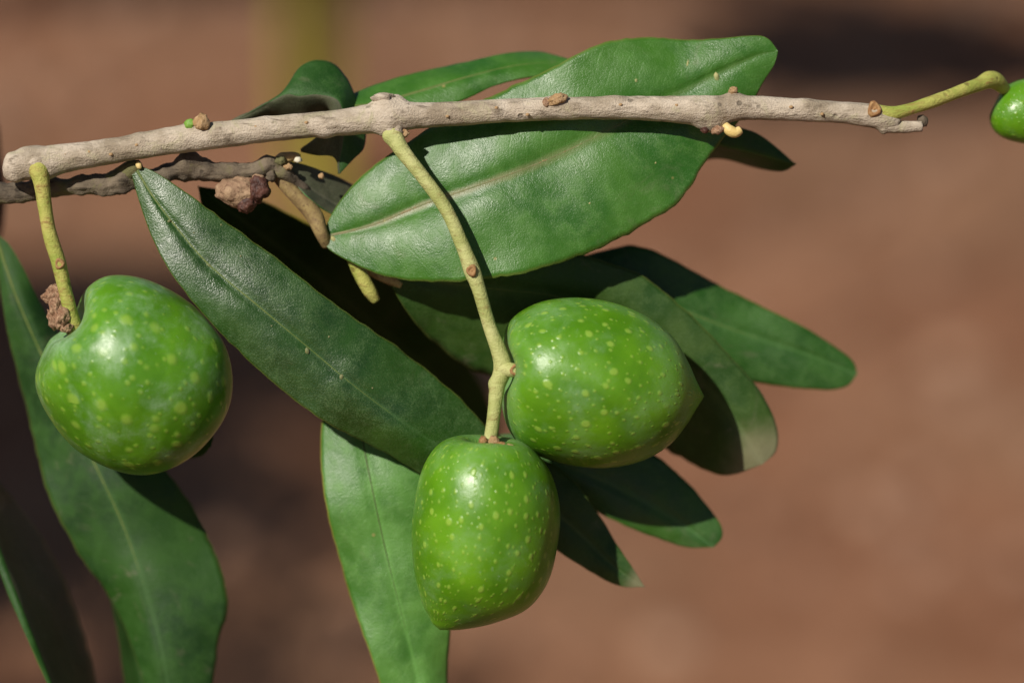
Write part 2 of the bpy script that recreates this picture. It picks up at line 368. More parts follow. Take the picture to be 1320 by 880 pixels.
def olive(A, B, d, mat, label, tilt=0, kd=1.0, n=72, seg=96, lump=0.012, seed=0, dents=()):
    """fruit lofted between its two traced sides A and B, which run from the stalk hollow to the tip; tilt turns the
    stalk end towards (+) or away from the viewer"""
    ts = [i / n for i in range(n + 1)]; ts = [0.5 - 0.5 * math.cos(math.pi * t) for t in ts]
    a = resample(A, ts); b = resample(B, ts)
    s0 = Vector(((a[0][0] + b[0][0]) / 2, (a[0][1] + b[0][1]) / 2, 0)); s1 = Vector(((a[-1][0] + b[-1][0]) / 2, (a[-1][1] + b[-1][1]) / 2, 0))
    ax = (s1 - s0).normalized(); perp = Vector((-ax.y, ax.x, 0)); cen = (s0 + s1) / 2
    rot = Matrix.Rotation(R(-tilt), 3, perp)
    V = []; UV = []; F = []
    for i in range(n + 1):
        m = Vector(((a[i][0] + b[i][0]) / 2, (a[i][1] + b[i][1]) / 2, 0)); h = Vector(((b[i][0] - a[i][0]) / 2, (b[i][1] - a[i][1]) / 2, 0))
        if i in (0, n): h = h * 0.02
        rz = abs(h.dot(perp)) * kd
        for j in range(seg):
            f = 2 * math.pi * j / seg
            q = m + h * math.cos(f) + Vector((0, 0, 1)) * rz * math.sin(f) - cen
            g = 1 + lump * noise.noise(Vector((q.x, q.y, q.z)) * 0.012 + Vector((seed, 0, 0))) * 2
            q = rot @ (q * g)
            for (dx, dy, dr, dh, ux, uy) in dents:
                e = math.hypot(cen.x + q.x - dx, cen.y + q.y - dy) / dr
                if e < 1: q = q + Vector((ux, uy, 0)) * dh * (1 - e * e) ** 2
            V.append(P(cen.x + q.x, cen.y + q.y, d + q.z)); UV.append((ts[i], j / seg))
    for i in range(n):
        for j in range(seg):
            F.append((i * seg + j, i * seg + (j + 1) % seg, (i + 1) * seg + (j + 1) % seg, (i + 1) * seg + j))
    k = (n // 2) * seg
    F.append(tuple(range(seg))[::-1]); F.append(tuple(n * seg + j for j in range(seg)))
    me_c = P(cen.x, cen.y, d)
    o = link('olive', V, F, mat, None, uvs=UV, loc=me_c)
    bm = bmesh.new(); bm.from_mesh(o.data); bmesh.ops.recalc_face_normals(bm, faces=bm.faces); bm.to_mesh(o.data); bm.free()
    return tag(o, label, 'olive', 'green olives on the branch')

# ------------------------------------------------------------ ground
M = N('reddish_soil')
g1 = M.noise(12, 5, 0.6, 0.4); g2 = M.noise(60, 4, 0.6); g3 = M.noise(2.2, 3, 0.5)
gc = M.mix(M.ramp(g1, 0.36, 0.64), (0.185, 0.080, 0.042), (0.280, 0.136, 0.078))
gc = M.mix(M.ramp(g3, 0.40, 0.62, 0.0, 0.35), gc, (0.255, 0.165, 0.10))
gc = M.mix(M.ramp(g2, 0.58, 0.72, 0.0, 0.5), gc, (0.13, 0.065, 0.04))
M_soil = M.set(col=gc, rough=0.95, nor=M.bump(M.math('ADD', g1, g2), 0.02, 0.6), spec=0.1)
xs = [-60, -30, -14, -7, -4] + [-3 + 0.06 * i for i in range(101)] + [4, 7, 14, 30, 60]
ys = [-40, -15, -5, -2] + [-1 + 0.06 * i for i in range(84)] + [5, 8, 14, 30, 60, 120]
V = []; F = []
for y in ys:
    for x in xs:
        z = 0.02 * noise.fractal(Vector((x * 2.2, y * 2.2, 0)), 1, 2, 4) if abs(x) < 3.1 and -1.1 < y < 4.1 else 0
        V.append(Vector((x, y, z)))
for j in range(len(ys) - 1):
    for i in range(len(xs) - 1):
        a = j * len(xs) + i; F.append((a, a + 1, a + 1 + len(xs), a + len(xs)))
tag(link('ground', V, F, M_soil, None, loc=Vector((0, 0, 0))), kind='structure')
def ground_pt(px, py):
    dr = (P(px, py) - CAM).normalized(); return CAM + dr * (-CAM.z / dr.z)
# loose clods and pebbles on the soil, too many to count
M_clod = plain_mat('clod', (0.22, 0.115, 0.07), (0.36, 0.22, 0.15), 60, .95, 2e-3)
V = []; F = []
for k in range(900):
    x = random.uniform(-1.3, 1.3); y = random.uniform(1.2, 3.8); r = random.choice((.006, .008, .012, .02)) * random.uniform(.7, 1.2)
    b0 = len(V); ph = random.random() * 6
    for (zz, rr) in ((-.3, 1), (.35, .95), (.8, .5)):
        for j in range(7):
            a = ph + j * math.pi * 2 / 7; q = rr * r * random.uniform(.8, 1.15)
            V.append(Vector((x + math.cos(a) * q, y + math.sin(a) * q * .85, zz * r + .006)))
    for i in range(2):
        for j in range(7): F.append((b0 + i * 7 + j, b0 + i * 7 + (j + 1) % 7, b0 + i * 7 + 7 + (j + 1) % 7, b0 + i * 7 + 7 + j))
    F.append(tuple(b0 + 14 + j for j in range(7)))
tag(link('soil_clods', V, F, M_clod, None, smooth=False, loc=Vector((0, 2.4, 0))), 'scattered reddish clods and pebbles on the blurred soil', 'soil clods', kind='stuff')

# a few paler stones that blur into soft discs
M_stone = plain_mat('pale_stone', (0.34, 0.20, 0.13), (0.42, 0.27, 0.18), 60, .9, 1e-3)
def stone(px, py, rr, label):
    c = ground_pt(px, py); bm = bmesh.new(); bmesh.ops.create_icosphere(bm, subdivisions=2, radius=1)
    V = [c + Vector((v.co.x * rr, v.co.y * rr * .8, v.co.z * rr * .5 + rr * .2)) * (1 + .3 * noise.noise(v.co * 1.5 + c * 9)) for v in bm.verts]
    F = [tuple(v.index for v in f.verts) for f in bm.faces]; bm.free()
    tag(link('stone', V, F, M_stone, None, loc=c), label, 'stone', 'blurred stones on the soil')
stone(1228, 470, .020, 'faint blurred stone right of the rightmost leaf, level with its tip')
stone(860, 838, .019, 'faint blurred stone near the bottom edge, right of the lowest olive')
stone(1120, 655, .013, 'faint blurred stone at the lower right, between the two larger ones')

# yellow-green grass tuft standing on the soil, thrown far out of focus
M_weed = plain_mat('dry_grass_blade', (0.40, 0.34, 0.04), (0.52, 0.46, 0.07), 40, .7, 1e-3)
gb = ground_pt(408, 290)
rt = root('grass_tuft', gb, 'blurred yellow green upright grass stalk rising behind the curled leaf', 'grass')
for k in range(22):
    a = random.uniform(-1, 1); y0 = random.uniform(-.012, .012); hgt = random.uniform(.26, .42); lean = random.uniform(-.012, .012); x0 = a * .020; wd = random.uniform(.006, .010)
    V = []; F = []
    for i in range(15):
        t = i / 14; wx = wd * (1 - t ** 3 * .9); c = gb + Vector((x0 + lean * t * t, y0 + .03 * t * t * a, hgt * t - .01))
        V += [c + Vector((-wx, 0, 0)), c + Vector((0, -wx * .5, 0)), c + Vector((wx, 0, 0)), c + Vector((0, wx * .3, 0))]
    for i in range(14):
        for j in range(4): F.append((i * 4 + j, i * 4 + (j + 1) % 4, i * 4 + 4 + (j + 1) % 4, i * 4 + 4 + j))
    link('grass_blade', V, F, M_weed, rt)

# the olive tree beside the picture, whose crown shades patches of the soil
M_tleaf = plain_mat('tree_foliage', (0.03, 0.06, 0.02), (0.06, 0.09, 0.035), 30, .6, 1e-4)
def limb(name, pts, parent):
    q = resample(pts, [i / 24 for i in range(25)], 3)
    return tube_w(name, [(Vector(p[:3]), p[3] / PX) for p in q], M_limb, parent, seg=12, rough=0.12, nf=0.0006)
V = []; F = []
def clump(c, rx, ry, rz, cnt, size=.034):
    for _ in range(cnt):
        u = Vector((random.gauss(0, .5), random.gauss(0, .5), random.gauss(0, .5)))
        if u.length > 1.15: continue
        p = c + Vector((u.x * rx, u.y * ry, u.z * rz)); l = size * random.uniform(.7, 1.2); wd = l * .24
        d = Vector((random.uniform(-1, 1), random.uniform(-1, 1), random.uniform(-1, .6))).normalized(); s = d.orthogonal().normalized()
        s = (Matrix.Rotation(random.random() * 6.28, 3, d) @ s); nn = d.cross(s) * wd * .25
        b = len(V); V.extend([p - d * l, p - s * wd + nn, p - nn * .3, p + s * wd + nn, p + d * l])
        F.extend([(b, b + 1, b + 2), (b, b + 2, b + 3), (b + 4, b + 2, b + 1), (b + 4, b + 3, b + 2)])
def shade(px, py, t, rx, ry, rz, cnt):
    c = ground_pt(px, py) + SUN * t; CL.append(c); clump(c, rx, ry, rz, cnt)
def crown_of(tr):
    global V, F
    o = link('crown', V, F, M_tleaf, tr, smooth=False, loc=CL[0]); o['kind'] = 'stuff'; V = []; F = []
T1 = Vector((-1.9, 1.5, 0)); CL = []
tr = root('olive_tree', T1, 'olive tree left of the picture whose drooping sprays shade the soil', 'tree')
shade(1110, 60, .75, .17, .17, .09, 2600)
shade(1250, 70, .80, .15, .12, .07, 900)
shade(40, 440, 1.0, .22, .16, .08, 3200)
shade(-60, 640, 1.0, .22, .16, .08, 1700)
shade(290, 425, 1.0, .15, .11, .05, 1700)
shade(500, 480, 1.0, .12, .10, .05, 600)
shade(180, 660, 1.0, .20, .16, .08, 600)
shade(200, 880, 1.0, .22, .14, .08, 300)
crown_of(tr)
limb('trunk', [(T1.x, T1.y, -.05, .10), (T1.x + .05, 1.5, .6, .085), (T1.x + .02, 1.55, 1.4, .07), (T1.x + .1, 1.6, 2.3, .045)], tr)
for c in CL:
    limb('limb', [(T1.x + .06, 1.58, 2.0, .03), ((T1.x + c.x) / 2, (1.6 + c.y) / 2, 2.35, .018), (c.x, c.y, 2.0, .006), (c.x, c.y, c.z, .003)], tr)
T2 = Vector((-1.9, -.9, 0)); CL = []  # unseen tree added to cut the light bounced up from the ground
tr = root('olive_tree', T2, 'unseen olive tree added behind the photographer to shade the soil below the camera', 'tree')
for (gx, gy, t) in ((-.2, .45, 1.6), (-.7, .9, 1.5), (-.9, .2, 1.7), (.75, .35, 2.3), (.3, -.4, 2.4), (1.2, 1.0, 2.4)):
    c = Vector((gx, gy, 0)) + SUN * t; CL.append(c); clump(c, .34, .34, .20, 1100, .045)
crown_of(tr)
limb('trunk', [(T2.x, T2.y, -.05, .11), (T2.x - .05, -.9, .6, .09), (T2.x + .04, -.95, 1.3, .07), (T2.x + .1, -1.0, 1.8, .045)], tr)
for c in CL:
    m = (T2.x + .1 + c.x) / 2
    limb('limb', [(T2.x + .06, -.97, 1.5, .035), (m, -1.15 if c.x > -.5 else (c.y - .97) / 2, 1.5, .02), (c.x, c.y, c.z, .008)], tr)

# ------------------------------------------------------------ main branch
LB = 'pale grey twig crossing the whole picture, carrying the three front olives'
br = root('olive_branch', P(30, 215, 0), LB, 'branch')
tube('stem', [(6, 216, 0, 13), (12, 216, 0, 19), (30, 213, 0, 21.5), (60, 208, 0, 21), (100, 202, 0, 18.5), (150, 194, 0, 17.5), (200, 185, 0, 18), (240, 179, 0, 19),
              (300, 172, 0, 18), (370, 164, 0, 17.3), (440, 158, 0, 18), (480, 153, 0, 20), (505, 150, 0, 22), (535, 149, 0, 18), (570, 148, 0, 16.5), (640, 143.5, 0, 16),
              (700, 141, 0, 15.6), (800, 139, 0, 15.6), (870, 141, 0, 18), (910, 143, 0, 21), (935, 141, 0, 18.5), (965, 139, 0, 16.5), (1030, 142, 0, 15.3), (1090, 145.5, 0, 15),
              (1120, 149, 0, 16), (1145, 154, 1, 15), (1158, 158, 3, 9)],
     M_bark, br, n=330, seg=36, rough=.045, nf=.05, ridge=.035, slim=.95,
     bumps=[(495, 126, -4, 26, 9), (515, 128, -2, 14, 6), (250, 160, -6, 20, 6), (925, 172, -4, 24, 12), (905, 168, 0, 18, 6), (945, 122, -2, 18, 5), (500, 172, -8, 24, 7),
            (60, 225, -8, 22, 5), (715, 130, -8, 18, 4), (1128, 140, -12, 14, 4), (40, 190, 0, 20, 3), (1140, 170, 0, 12, 6), (180, 178, -6, 14, 2), (14, 205, -8, 12, 4), (20, 228, -8, 12, 5), (30, 198, -6, 12, 3), (340, 158, -12, 20, 2.5), (640, 148, -12, 18, 2), (790, 132, -10, 22, 2.5), (1040, 134, -8, 18, 2.5), (420, 176, -6, 16, 3)])
tube('cut_stub', [(1140, 162, 0, 9), (1160, 164, 2, 8), (1175, 163.5, 3, 7.4), (1188, 163, 4, 7)], M_bark, br, n=24, seg=18, rough=.1, nf=.08, label='short snapped grey end beside the right olive stalk')
blob('stub_hollow', 1189, 156, 9, 7, 8, 6, M_dark, br, rot=20, amp=.2, seed=4)  # dark lump standing in for the shaded hollow behind the stub
# buds and scars on the stem
blob('bud', 260, 159, -15, 10, 11, 8, M_bud, br, amp=.35, seed=1)
blob('bud', 245, 160, -14, 7, 6.5, 5, M_green_bud, br, rot=20, amp=.2, seed=2, label='small bright green bud')
blob('bud', 718, 128, -15, 12, 7, 7, M_bud, br, rot=22, amp=.35, seed=3)
blob('bud', 704, 132, -15, 4.5, 6, 4, M_brown, br, rot=5, amp=.3, seed=5)
blob('bud', 945, 117, -6, 6, 5.5, 5, M_bud, br, rot=40, amp=.3, seed=6)
tube('bud', [(934, 161, -10, 5), (940, 168, -12, 7), (948, 171, -13, 6.5), (955, 167, -13, 5)], M_cream, br, n=16, seg=14, rough=.05, label='cream yellow curled bud stub under the stem')
blob('bud', 925, 168, -13, 8, 5, 5, M_brown, br, rot=15, amp=.4, seed=7)
blob('bud', 908, 168, -9, 5, 3.6, 4, M_gall2, br, rot=-20, amp=.4, seed=8)
blob('bud', 522, 172, -8, 5, 5, 4, M_bud, br, amp=.4, seed=9)
blob('bud', 494, 126, -8, 14, 6, 9, M_bark, br, rot=4, amp=.35, seed=10)
scar(1127, 141, -15, 8.5, br)
for k, (x, y) in enumerate(((335 * .25, 199), (115, 196), (176, 187), (143, 199), (640, 139), (800, 135), (577, 150), (680, 148), (872, 136), (1020, 138), (1060, 147), (330, 163), (395, 158))):
    blob('lenticel', x, y, -16, 2.6, 2.0, 1.6, M_bud, br, amp=.3, sub=2, seed=k)
# fruit stalks
tube('fruit_stalk', [(48, 207, 4, 11), (50, 219, -12, 14), (53, 232, -14, 11.5), (57, 260, -14, 10), (64, 300, -14, 9.5), (76, 340, -13, 10.5), (83, 370, -12, 9.5), (90, 400, -8, 10), (96, 424, 0, 12), (104, 436, 6, 12)],
     M_stalk2, br, n=90, slim=.93, seg=22, rough=.07, nf=.03, bumps=[(78, 342, -24, 10, 3)], label='short yellow stalk of the left olive')
scar(77, 340, -23, 6, br)
tube('fruit_stalk', [(501, 158, 6, 13), (506, 172, -6, 14), (512, 184, -13, 12), (522, 199, -17, 10.8), (545, 228, -22, 10), (575, 270, -25, 9.8), (597, 318, -27, 10), (608, 347, -28, 12), (617, 372, -28, 9.8),
                     (631, 420, -26, 9.6), (643, 452, -24, 11), (648, 474, -22, 13.5), (641, 498, -23, 11), (637, 530, -27, 9.3), (633, 562, -31, 10), (631, 584, -32, 12)],
     M_stalk, br, n=160, slim=.91, seg=24, rough=.05, nf=.03, bumps=[(636, 494, -18, 12, 4), (500, 176, -14, 12, 4)], label='long yellow green stalk forking to the two middle olives')
scar(608, 349, -40, 6.5, br)
scar(636, 494, -24, 5.2, br, tilt=-.6)
tube('fruit_stalk', [(646, 475, -24, 10), (655, 476, -29, 9.5), (662, 477, -32, 9), (668, 478, -18, 9)], M_stalk, br, n=14, seg=18, rough=.05)
scar(664, 477, -38, 6.5, br, M_scar, tilt=.3)
tube('fruit_stalk', [(1132, 146, -4, 13), (1146, 147, -4, 12), (1165, 143, -3, 9.5), (1200, 132, 3, 9.5), (1240, 117, 24, 9.8), (1262, 109, 40, 10.5), (1275, 103, 50, 13.5), (1284, 105, 60, 13), (1296, 116, 78, 9)],
     M_stalk2, br, n=80, slim=.85, seg=22, rough=.06, nf=.03, label='yellow stalk at the right end of the twig')
blob('bark_collar', 505, 168, -5, 17, 9, 12, M_bark, br, rot=-8, amp=.35, seed=31)
blob('bark_collar', 512, 177, -13, 8, 4, 6, M_bud, br, rot=-25, amp=.4, seed=32)
blob('bark_collar', 47, 210, -12, 17, 10, 9, M_bark, br, rot=0, amp=.3, seed=33)
# dried flower bracts by the left olive, torn calyx on the middle one
for k, (x, y, d, a, b, rt_) in enumerate(((69, 378, -8, 12, 9, 30), (72, 396, -12, 8, 15, 10), (80, 408, -14, 9, 13, -15), (70, 412, -8, 7, 13, 25), (85, 422, -12, 9, 6, 0), (61, 385, -4, 8, 5, -30), (76, 385, -8, 5, 10, 0))):
    blob('dry_bract', x, y, d, a, b, 7, M_brown, br, rot=rt_, amp=.55, nf=2.3, seed=20 + k)
for k, (x, y, d, a, b) in enumerate(((618, 575, -50, 9, 5), (630, 578, -56, 10, 7), (643, 575, -54, 9, 5.5), (654, 575, -50, 8, 3.5), (608, 575, -48, 8, 3.5), (637, 568, -50, 7, 7), (623, 568, -46, 6, 6))):
    blob('calyx_scale', x, y, d, a, b, 5, (M_scar, M_bud)[k % 2], br, amp=.5, nf=2.2, sub=2, seed=40 + k)

# ------------------------------------------------------------ leaves on the main branch
top_leaf = leaf(br, up=[(415, 306), (428, 275), (455, 238), (500, 200), (560, 162), (640, 122), (700, 93), (760, 62), (800, 51), (840, 48), (880, 52), (930, 49), (972, 46), (990, 50), (1003, 66)],
     lo=[(415, 306), (425, 322), (460, 342), (500, 357), (550, 363), (620, 360), (700, 345), (770, 322), (830, 290), (880, 255), (905, 215), (930, 182), (965, 140), (985, 105), (998, 84), (1003, 66)],
     mid=[(415, 306), (480, 290), (550, 262), (620, 238), (700, 208), (780, 170), (860, 128), (930, 92), (975, 72), (1003, 66)],
     dm=[56, 40, 24, 20, 24, 34, 40, 40], du=[12, 18, 10, 4, 2], dl=[-16, -22, -8, 2, 4], mats=(M_top, M_under), bulge=8, n=110, m=14, rib=3.0, ribmat=M_mid_warm,
     label='broad mid green leaf with a brownish midrib behind the twig and stalk', wav=2.4, seed=1, ribends=(0, .72))
leaf(br, up=[(425, 140), (465, 116), (530, 95), (600, 80), (650, 69), (690, 66), (715, 71), (747, 80)], lo=[(425, 140), (480, 148), (550, 143), (600, 128), (633, 113), (667, 102), (700, 96), (747, 80)],
     mid=[(425, 140), (480, 134), (540, 118), (600, 100), (670, 84), (747, 80)], dm=[60, 80, 110], du=30, dl=-10, mats=(M_top, M_under), bulge=3, rib=2.4, label='slender leaf pointing right above the twig', seed=2)
leaf(br, up=[(700, 170), (800, 130), (880, 135), (935, 158), (975, 172), (1000, 189), (1026, 212)], lo=[(700, 170), (790, 210), (870, 215), (925, 205), (975, 217), (1008, 221), (1026, 212)],
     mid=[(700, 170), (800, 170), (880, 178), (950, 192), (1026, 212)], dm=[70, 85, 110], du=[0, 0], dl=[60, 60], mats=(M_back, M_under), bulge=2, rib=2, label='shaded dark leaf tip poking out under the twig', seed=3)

# ------------------------------------------------------------ rear twig and its leaves
tw = root('olive_twig', P(30, 246, 40), 'dark mossy twig running close behind the pale one on the left', 'branch')
tube('stem', [(-40, 254, 34, 13), (0, 250, 32, 13), (40, 246, 30, 12.5), (80, 242, 28, 12), (120, 239, 28, 13), (155, 236, 28, 14), (190, 230, 30, 11), (225, 220, 30, 14), (250, 216, 30, 17), (280, 221, 30, 12), (320, 220, 30, 11.5),
              (345, 214, 34, 12), (365, 222, 40, 10), (385, 237, 50, 7), (402, 250, 58, 3)], M_dark, tw, n=170, seg=26, rough=.34, nf=.05, ridge=.12, bumps=[(240, 205, 20, 22, 8), (160, 222, 20, 20, 7), (345, 206, 30, 14, 5)])
tube('side_shoot', [(350, 214, 40, 9), (365, 205, 38, 8), (378, 201, 36, 6), (386, 203, 34, 4)], M_tan, tw, n=20, seg=12, rough=.2, nf=.08)
blob('bud', 362, 207, 30, 7, 5, 6, M_moss, tw, amp=.5, seed=51)
blob('bud', 349, 226, 30, 7, 8, 6, M_dark, tw, amp=.5, seed=52)
blob('bud', 372, 215, 30, 5, 4, 4, M_bud, tw, amp=.5, seed=53)
blob('bud', 414, 227, 38, 4, 4, 3, M_bud, tw, amp=.4, sub=2, seed=54)
blob('bud', 200, 224, 34, 8, 5, 6, M_dark, tw, amp=.5, seed=55)
blob('bud', 384, 206, 28, 5, 4, 4, M_white, tw, amp=.3, sub=2, seed=3, label='tiny white bead')
tube('leaf_stalk', [(181, 211, 13, 6), (171, 217, 16, 11), (157, 229, 30, 14), (140, 236, 30, 12)], M_moss, tw, n=24, seg=14, rough=.15, nf=.06)
tube('leaf_stalk', [(352, 222, 44, 7), (372, 243, 46, 9), (392, 262, 50, 11), (406, 280, 52, 11), (414, 300, 50, 9), (422, 316, 60, 7)], M_tan_shaded, tw, n=40, seg=16, rough=.08, nf=.04, label='tan curved leaf stalk')
tube('leaf_stalk', [(435, 300, 70, 8), (452, 325, 64, 9), (464, 352, 62, 9.5), (476, 374, 64, 9), (485, 388, 68, 6)], M_stalk2, tw, n=40, seg=16, rough=.06, nf=.04, label='yellow stalk stub under the broad leaf')
tube('leaf_stalk', [(455, 335, 90, 6), (485, 352, 84, 7), (505, 360, 80, 8), (518, 367, 80, 6)], M_tan, tw, n=30, seg=14, rough=.06, nf=.04)
blob('gall', 308, 248, 18, 30, 19, 20, M_gall, tw, rot=-8, amp=.22, nf=1.5, sub=4, seed=5, label='crusty tan lump under the dark twig')
blob('gall', 333, 244, 12, 14, 17, 14, M_gall2, tw, rot=-20, amp=.25, nf=1.8, sub=4, seed=9, label='dark red side of the crusty lump')
blob('gall', 318, 264, 10, 12, 10, 11, M_gall2, tw, rot=20, amp=.25, nf=1.8, sub=4, seed=11)
blob('gall', 334, 230, 14, 9, 5, 8, M_gall, tw, rot=-10, amp=.25, sub=3, seed=12)
# the long dark leaf in front
front_leaf = leaf(tw, up=[(172, 211), (200, 222), (240, 248), (290, 285), (350, 328), (410, 375), (460, 412), (510, 445), (555, 480), (595, 515), (635, 560), (660, 600), (668, 640)],
     lo=[(172, 211), (170, 225), (182, 268), (200, 315), (225, 358), (262, 405), (310, 455), (360, 500), (410, 538), (455, 562), (500, 585), (560, 620), (620, 645), (668, 640)],
     mid=[(172, 211), (195, 250), (225, 290), (268, 340), (330, 392), (400, 450), (450, 492), (500, 530), (550, 565), (610, 602), (668, 640)],
     dm=[10, 0, -8, -6, 8, 28, 60, 120], du=[2, 6, 18, 24, 16], dl=[2, 0, 6, 14, 14], mats=(M_front, M_under), bulge=5.5, n=110, m=14, rib=2.6, label='long dark glossy leaf slanting down from the twig to the lowest olive', wav=2.2, seed=4)
blob('egg_speck', 179, 213, 4, 4, 5.5, 3, M_cream, tw, rot=20, amp=.1, sub=2)
def surface(o, x, y):
    a = P(x, y) - CAM; a.normalize(); base = world_loc(o); best = None
    for v in o.data.vertices:
        q = base + v.co; e = (q - CAM - a * (q - CAM).dot(a)).length
        if best is None or e < best[0]: best = (e, (q - CAM).dot(FWD))
    return (best[1] - FOC) / PX
def specks(o, spots, mat, name='dust_grain'):
    V = []; F = []
    for (x, y, rr, el) in spots:
        d = surface(o, x, y); c = P(x, y, d); b = len(V); ph = random.random() * 3
        for (h, k) in ((0, 1), (.5, .7)):
            for j in range(6):
                t = j * math.pi / 3; u, v = math.cos(t) * rr * k * el, math.sin(t) * rr * k * random.uniform(.8, 1.2)
                V.append(c + (RIGHT * (u * math.cos(ph) - v * math.sin(ph)) + UP * (u * math.sin(ph) + v * math.cos(ph)) - FWD * h * rr) * PX)
        F.append(tuple(b + 6 + j for j in range(6)))
        for j in range(6): F.append((b + j, b + (j + 1) % 6, b + 6 + (j + 1) % 6, b + 6 + j))
    tag(link(name, V, F, mat, o, smooth=True), kind='stuff')
specks(top_leaf, [(924, 99, 3.4, 1.9), (820, 104, 2.0, 1.3), (886, 84, 1.3, 6), (700, 205, 1.8, 2.2), (497, 285, 2.4, 1.6), (430, 308, 3.4, 1.5), (760, 262, 1.2, 1), (845, 210, 1.2, 1.2)], M_speck)
specks(front_leaf, [(268, 342, 3.0, 1.6), (396, 452, 2.6, 1.8), (440, 486, 3.2, 1.5), (218, 285, 2.2, 1.3), (424, 434, 1.6, 1), (310, 330, 1.2, 1), (350, 420, 1.2, 1), (480, 500, 1.2, 1), (285, 290, 1.3, 1.4), (250, 300, 1.0, 1)], M_mid_warm)
# curled leaf above the twig
leaf(tw, up=[(300, 158), (340, 134), (366, 116), (384, 89), (406, 77), (430, 82), (447, 100), (460, 128), (471, 165), (470, 190), (456, 205), (438, 224)],
     lo=[(300, 158), (330, 156), (360, 154), (400, 150), (430, 148), (425, 165), (405, 180), (386, 194), (405, 200), (430, 203), (438, 224)],
     mid=[(300, 158), (338, 137), (368, 122), (385, 124), (410, 122), (436, 130), (444, 160), (442, 185), (438, 205), (438, 224)], dm=[50, 44, 30, 34, 46, 50], du=[0, 16, 40, 30, 4], dl=[0, 30, 36, 12, 0], mats=(M_back, M_under), bulge=4, rib=0, thick=4,
     label='small curled leaf arching over the twig', seed=5, lo_under=True)
leaf(tw, up=[(352, 208), (385, 210), (420, 222), (455, 238), (490, 262)], lo=[(352, 208), (372, 228), (395, 252), (425, 274), (460, 285), (490, 262)], mid=[(352, 208), (385, 232), (420, 256), (455, 272), (490, 262)],
     dm=[44, 56, 80, 110], du=[0, 16, 26], dl=[0, -14, -10], mats=(M_grey, M_back), bulge=2, rib=0, label='small dusty grey leaf with its sunlit edge painted bright green', seed=6)
# leaves behind, fanned out to the right
leaf(tw, up=[(495, 350), (560, 325), (640, 315), (720, 322), (805, 345), (845, 367), (896, 411), (947, 465), (981, 505), (1001, 548), (1001, 580), (983, 598)],
     lo=[(495, 350), (520, 395), (548, 430), (590, 466), (640, 490), (710, 520), (790, 552), (861, 580), (890, 596), (918, 610), (947, 611), (983, 598)],
     mid=[(495, 350), (560, 362), (640, 372), (720, 382), (795, 405), (850, 440), (905, 490), (950, 545), (983, 598)], dm=[72, 80, 90, 102, 114, 122, 130], du=[-6, -14, -10, 0, 6], dl=[20, 50, 80, 80, 30], mats=(M_tip, M_under), bulge=8, n=90, rib=1.8,
     label='broad arched leaf behind the right olive, lit along its upper edge', wav=2, seed=7)
leaf(tw, up=[(700, 345), (782, 322), (825, 317), (879, 341), (924, 366), (981, 394), (1038, 422), (1080, 449), (1100, 466), (1105, 482)], lo=[(700, 345), (770, 400), (850, 450), (920, 480), (981, 494), (1049, 502), (1089, 499), (1105, 482)],
     mid=[(700, 345), (790, 365), (880, 400), (960, 430), (1040, 456), (1105, 482)], dm=[140, 158, 185, 205], du=6, dl=4, mats=(M_fan, M_under), bulge=4, rib=2.4, label='leaf reaching furthest right, half in shade', seed=8)
leaf(tw, up=[(640, 560), (720, 555), (800, 565), (849, 590), (882, 617), (909, 648), (928, 674), (931, 692), (920, 705)], lo=[(640, 560), (700, 620), (760, 655), (805, 677), (849, 694), (885, 705), (920, 705)],
     mid=[(640, 560), (720, 595), (800, 630), (870, 670), (920, 705)], dm=[140, 150, 155], du=4, dl=6, mats=(M_fan, M_under), bulge=4, rib=2, label='rounded leaf below the right olive with only its end sunlit', seed=9)
leaf(tw, up=[(620, 580), (680, 585), (730, 610), (773, 664), (794, 699), (816, 732), (831, 756)], lo=[(620, 580), (650, 640), (700, 695), (762, 737), (800, 755), (831, 756)],
     mid=[(620, 580), (680, 630), (740, 680), (790, 728), (831, 756)], dm=[100, 106, 112], du=2, dl=2, mats=(M_tip, M_under), bulge=3, rib=2, label='narrow shaded leaf with a pale pointed tip beside the lowest olive', seed=10)
leaf(tw, up=[(450, 430), (500, 470), (545, 520), (590, 590), (600, 660), (595, 720), (585, 780), (578, 850), (577, 900), (570, 960), (545, 1000)],
     lo=[(450, 430), (425, 480), (414, 550), (414, 610), (422, 660), (440, 730), (458, 790), (480, 850), (500, 910), (520, 960), (545, 1000)],
     mid=[(450, 430), (456, 500), (468, 570), (484, 650), (502, 730), (520, 800), (540, 880), (548, 950), (545, 1000)], dm=[110, 90, 80, 85, 95, 100], du=[10, 14, 14], dl=[6, 8, 6], mats=(M_young, M_under), bulge=5, n=90, rib=2.6, ribmat=M_mid_dim,
     label='lighter green leaf hanging straight down left of the lowest olive', wav=3, seed=11)
# leaves deep in the shade between the dark leaf and the broad leaf
leaf(tw, up=[(255, 240), (320, 252), (380, 280), (440, 315), (510, 360), (570, 420), (620, 490), (650, 560)], lo=[(255, 240), (270, 290), (330, 350), (400, 420), (470, 480), (540, 540), (600, 580), (650, 560)],
     mid=[(255, 240), (320, 290), (400, 350), (470, 410), (540, 470), (600, 530), (650, 560)], dm=[80, 260, 520, 800], du=[0, -40, 0], dl=[0, 60, 0], mats=(M_shade, M_shade), bulge=3, rib=0, label='leaf in deep shade behind the long dark leaf', seed=12)

